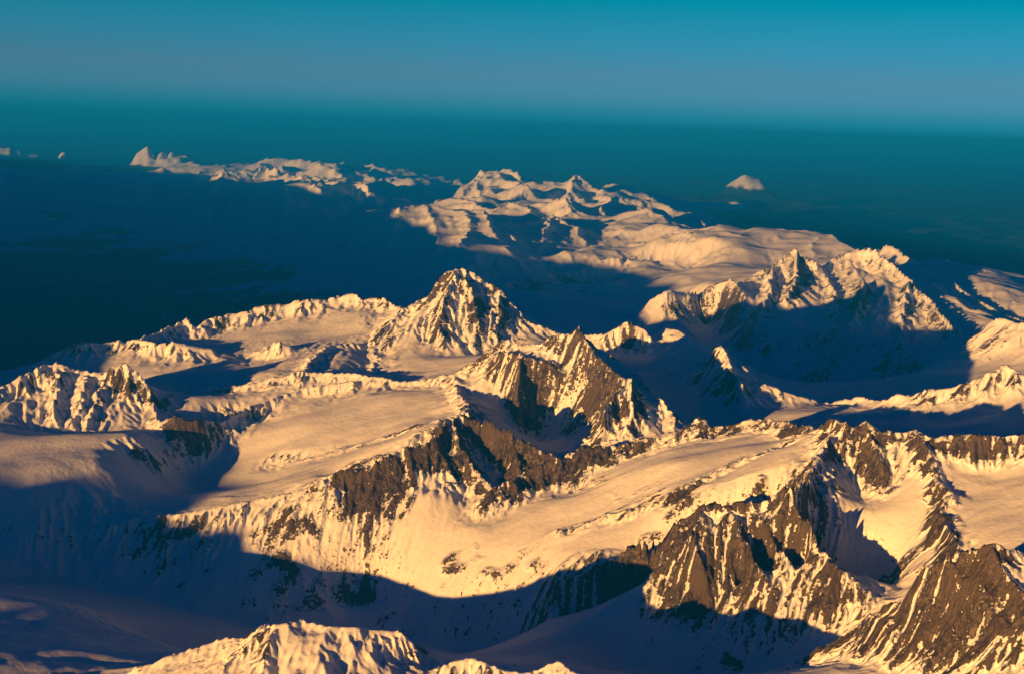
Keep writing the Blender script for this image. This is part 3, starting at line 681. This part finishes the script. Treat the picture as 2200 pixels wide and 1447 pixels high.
mat = surface_material('snow_and_rock')
# ------------------------------------------------------------------ meshes
nv_, nt_ = h.shape
# smooth normals of the whole surface, so that neighbouring pieces shade alike
Pn = np.stack([-gx, -gy, np.ones_like(h)], -1); Pn /= np.linalg.norm(Pn, axis=-1, keepdims=True)
co = np.stack([X * 10, Y * 10, h * 10], -1).reshape(-1, 3).astype(np.float32)
Pn = Pn.reshape(-1, 3).astype(np.float32)
rockf = rock.reshape(-1).astype(np.float32); wood_shade_f = wood_shade.reshape(-1).astype(np.float32)
def mesh_object(name, quads, base=(0, 0, 0)):
    """quads: (n,4) indices into the grid"""
    used, inv = np.unique(quads.reshape(-1), return_inverse=True)
    me = bpy.data.meshes.new(name)
    c = co[used] - np.array(base, np.float32)
    me.vertices.add(len(used)); me.vertices.foreach_set('co', c.reshape(-1))
    nq = len(quads)
    me.loops.add(nq * 4); me.loops.foreach_set('vertex_index', inv.astype(np.int32).reshape(-1))
    me.polygons.add(nq)
    me.polygons.foreach_set('loop_start', np.arange(0, nq * 4, 4, dtype=np.int32))
    me.update()
    me.polygons.foreach_set('use_smooth', np.ones(nq, bool))
    for an, arr in (('rock', rockf), ('wood_shade', wood_shade_f)):
        a = me.attributes.new(an, 'FLOAT', 'POINT'); a.data.foreach_set('value', arr[used])
    me.materials.append(mat)
    me.normals_split_custom_set_from_vertices(Pn[used])
    o = bpy.data.objects.new(name, me); o.location = base
    C.objects.link(o)
    return o
I, J = np.meshgrid(np.arange(nv_ - 1), np.arange(nt_ - 1), indexing='ij')
q = (I * nt_ + J)
quads = np.stack([q, q + 1, q + nt_ + 1, q + nt_], -1)
# outer land
def polar_patch(ths, vs_, skip_inner=False):
    D = np.exp(vs_)[:, None] + 0 * ths[None]; A = ths[None] + 0 * D
    x = D * np.sin(A); y = D * np.cos(A)
    return x, y
def patch_object(name, x, y, z):
    global co, Pn, rockf, wood_shade_f
    gvx = np.cross(np.stack([np.gradient(x, axis=1), np.gradient(y, axis=1), np.gradient(z, axis=1)], -1),
                   np.stack([np.gradient(x, axis=0), np.gradient(y, axis=0), np.gradient(z, axis=0)], -1))
    n = gvx / (np.linalg.norm(gvx, axis=-1, keepdims=True) + 1e-12)
    n *= np.sign(n[..., 2:3] + 1e-9)
    keep = (co, Pn, rockf, wood_shade_f)
    co = np.stack([x * 10, y * 10, z * 10], -1).reshape(-1, 3).astype(np.float32); Pn = n.reshape(-1, 3).astype(np.float32)
    rockf = ((1 - n[..., 2]) * 3.0 - .7).reshape(-1).astype(np.float32) + perlin(x / .5, y / .5, 310).reshape(-1) * .3
    wood_shade_f = (2.0 * (np.hypot(x, y) > 60) + np.clip((1.7 - z) / .4, 0, 1) * (.3 + perlin(x / .7, y / .7, 311))).reshape(-1).astype(np.float32)  # low woods; distant ground painted dark in place of sunlit snow
    a, b = np.meshgrid(np.arange(x.shape[0] - 1), np.arange(x.shape[1] - 1), indexing='ij')
    k = a * x.shape[1] + b
    o = mesh_object(name, np.stack([k, k + 1, k + x.shape[1] + 1, k + x.shape[1]], -1).reshape(-1, 4))
    co, Pn, rockf, wood_shade_f = keep
    o['kind'] = 'structure'
    return o
ths = np.linspace(th[-1], 2 * math.pi + th[0], 380)
vq = np.arange(math.log(5.9), v[-1], .016); vq = np.append(vq, v[-1])
x, y = polar_patch(ths, vq)
a = np.where(ths > math.pi, ths - 2 * math.pi, ths)
z = blend_edge(x, y, outer_height(x, y))
patch_object('outer_terrain', x, y, z)
# ground below and behind the camera
vq = np.linspace(math.log(.02), math.log(5.9), 110)
ths = np.linspace(th[-1], 2 * math.pi + th[-1], 420)
x, y = polar_patch(ths, vq)
edge = np.interp(np.where(ths > math.pi, ths - 2 * math.pi, ths), th, h[0]) 
inw = (np.abs(np.where(ths > math.pi, ths - 2 * math.pi, ths)) < -TA + 1e-6)
zo = outer_height(x, y)
rim_t = np.where(inw, edge, blend_edge(x[-1], y[-1], zo[-1]))
wr = np.clip((np.hypot(x, y) - 4.4) / 1.5, 0, 1) ** 1.5
z = zo * (1 - wr) + rim_t[None] * wr
z = np.minimum(z, 5.65 - .9)
patch_object('outer_terrain', x, y, z)
# every cell of the surveyed land belongs to the mountain whose crest is nearest, or to the open land between them
wob = 1 + .35 * perlin(X / (1.1 * S), Y / (1.1 * S), 501) + .2 * perlin(X / (.35 * S), Y / (.35 * S), 502)
reach = np.clip(rw[own] * 1.05, .16, .75) * S * wob
cell_own = np.where((dk < reach), own, -1)
cell_own[h < 1.25] = -1
rockzone = blur(((prox * np.minimum(RA, 1.2) > .42)).astype(np.float32), 4.0) > .5
cq = cell_own[:-1, :-1]; rq = rockzone[:-1, :-1]; fl = (h < .95)[:-1, :-1]; dq = Dg[:-1, :-1]
flat_q = (sl0 < .33)[:-1, :-1] & (dq > 9.3) & (dq < 14.2) & (h[:-1, :-1] > 2.4)
def components(mk):
    """labels of the connected patches of a mask"""
    i_, j_ = np.where(mk); a0, a1, b0, b1 = i_.min(), i_.max() + 1, j_.min(), j_.max() + 1
    s = mk[a0:a1, b0:b1]
    L_ = np.where(s, np.arange(1, s.size + 1).reshape(s.shape), 0)
    for _ in range(4000):
        P_ = np.pad(L_, 1)
        N_ = np.where(s, np.maximum.reduce([L_, P_[:-2, 1:-1], P_[2:, 1:-1], P_[1:-1, :-2], P_[1:-1, 2:]]), 0)
        # follow the labels: a patch takes the label its own label cell now carries
        N_ = np.where(s, np.maximum(N_, np.concatenate([[0], N_.ravel()])[N_]), 0)
        if (N_ == L_).all(): break
        L_ = N_
    return L_, (a0, b0)
def pieces_of(mk, least=150):
    L_, (a0, b0) = components(mk)
    ids, cnt = np.unique(L_[L_ > 0], return_counts=True)
    big = ids[cnt >= least] if (cnt >= least).any() else ids[[cnt.argmax()]]
    out = []
    for n_, id_ in enumerate(big):
        m2 = np.zeros(mk.shape, bool); sub = (L_ == id_)
        if n_ == 0: sub = sub | ((L_ > 0) & ~np.isin(L_, big))     # crumbs stay with the first patch
        m2[a0:a0 + L_.shape[0], b0:b0 + L_.shape[1]] = sub
        out.append(m2)
    return out
cat_name = {'mountain': 'mountain', 'mountain ridge': 'mountain_ridge', 'rock ridge': 'rock_ridge', 'rock band': 'rock_band', 'hill': 'snow_hill'}
for k, n in enumerate(names):
    m_ = cq == k
    if n in LABELS and m_.sum() >= 20:
        # loose scraps go back to the open land
        L_, (a0, b0) = components(m_)
        ids, cnt = np.unique(L_[L_ > 0], return_counts=True)
        scrap = np.isin(L_, ids[cnt < max(60, .04 * cnt.max())]) & (L_ > 0)
        sub = cq[a0:a0 + L_.shape[0], b0:b0 + L_.shape[1]]; sub[scrap] = -1
        m_ = cq == k
    if n not in LABELS or m_.sum() < 20: 
        cq[m_] = -1
        continue
    lab, cat = LABELS[n]
    pts = co[quads[m_][:, 0]]
    base = (float(pts[:, 0].mean()), float(pts[:, 1].mean()), float(pts[:, 2].min()))
    both = ra[k] >= .7 and 60 < (m_ & rq).sum() and 60 < (m_ & ~rq).sum() and n not in ('dark_spur',)
    if both:
        t_ = bpy.data.objects.new(cat_name[cat], None); C.objects.link(t_); t_.location = base
        rr = m_ & rq
        for flip in (False, True):             # scraps of one kind inside the other join it
            part_ = (m_ & ~rr) if flip else rr
            if not part_.any(): continue
            L_, (a0, b0) = components(part_)
            ids, cnt = np.unique(L_[L_ > 0], return_counts=True)
            scrap = np.isin(L_, ids[cnt < 250]) & (L_ > 0)
            rr[a0:a0 + L_.shape[0], b0:b0 + L_.shape[1]][scrap] = flip
        for pn, mm_ in (('rock_face', rr), ('snow_slope', m_ & ~rr)):
            if not mm_.any(): continue
            for piece in pieces_of(mm_):
                p_ = mesh_object(pn, quads[piece], base); p_.parent = t_; p_.location = (0, 0, 0)
    else:
        t_ = mesh_object(cat_name[cat], quads[m_], base)
    t_['label'] = lab; t_['category'] = cat; t_['kind'] = 'thing'
for n, m_ in (('valley_floor', (cq < 0) & fl), ('glacier', (cq < 0) & ~fl & flat_q), ('terrain', (cq < 0) & ~fl & ~flat_q)):
    o = mesh_object(n, quads[m_])
    o['kind'] = 'structure'
print('mesh', len(quads.reshape(-1,4)), time.time() - T0)
# flat country out to the horizon
ths = np.linspace(-math.pi, math.pi, 361)
x, y = polar_patch(ths, np.linspace(math.log(127.0), math.log(300.0), 30))
patch_object('outer_terrain', x, y, 1.22 + .1 * perlin(x / 9, y / 9, 330) + 0 * x)
# ------------------------------------------------------------------ haze
if HAZE:
    lo, hi = 0.58 * 10 - 0.5, (CAM_H + HAZE_TOP) * 10
    R = 3010.0
    me = bpy.data.meshes.new('haze')
    P = [(sx * R, sy * R, z_) for z_ in (lo, hi) for sx, sy in ((-1, -1), (1, -1), (1, 1), (-1, 1))]
    me.from_pydata(P, [], [(0, 3, 2, 1), (4, 5, 6, 7), (0, 1, 5, 4), (1, 2, 6, 5), (2, 3, 7, 6), (3, 0, 4, 7)])
    hz = bpy.data.objects.new('haze', me); C.objects.link(hz); hz['kind'] = 'stuff'
    m = bpy.data.materials.new('haze_air'); m.use_nodes = True
    m.node_tree.nodes.clear()
    pv = m.node_tree.nodes.new('ShaderNodeVolumePrincipled'); out = m.node_tree.nodes.new('ShaderNodeOutputMaterial')
    pv.inputs['Color'].default_value = HAZE_COLOR
    pv.inputs['Density'].default_value = HAZE_DENSITY
    pv.inputs['Anisotropy'].default_value = 0.0
    m.node_tree.links.new(pv.outputs[0], out.inputs['Volume'])
    me.materials.append(m)
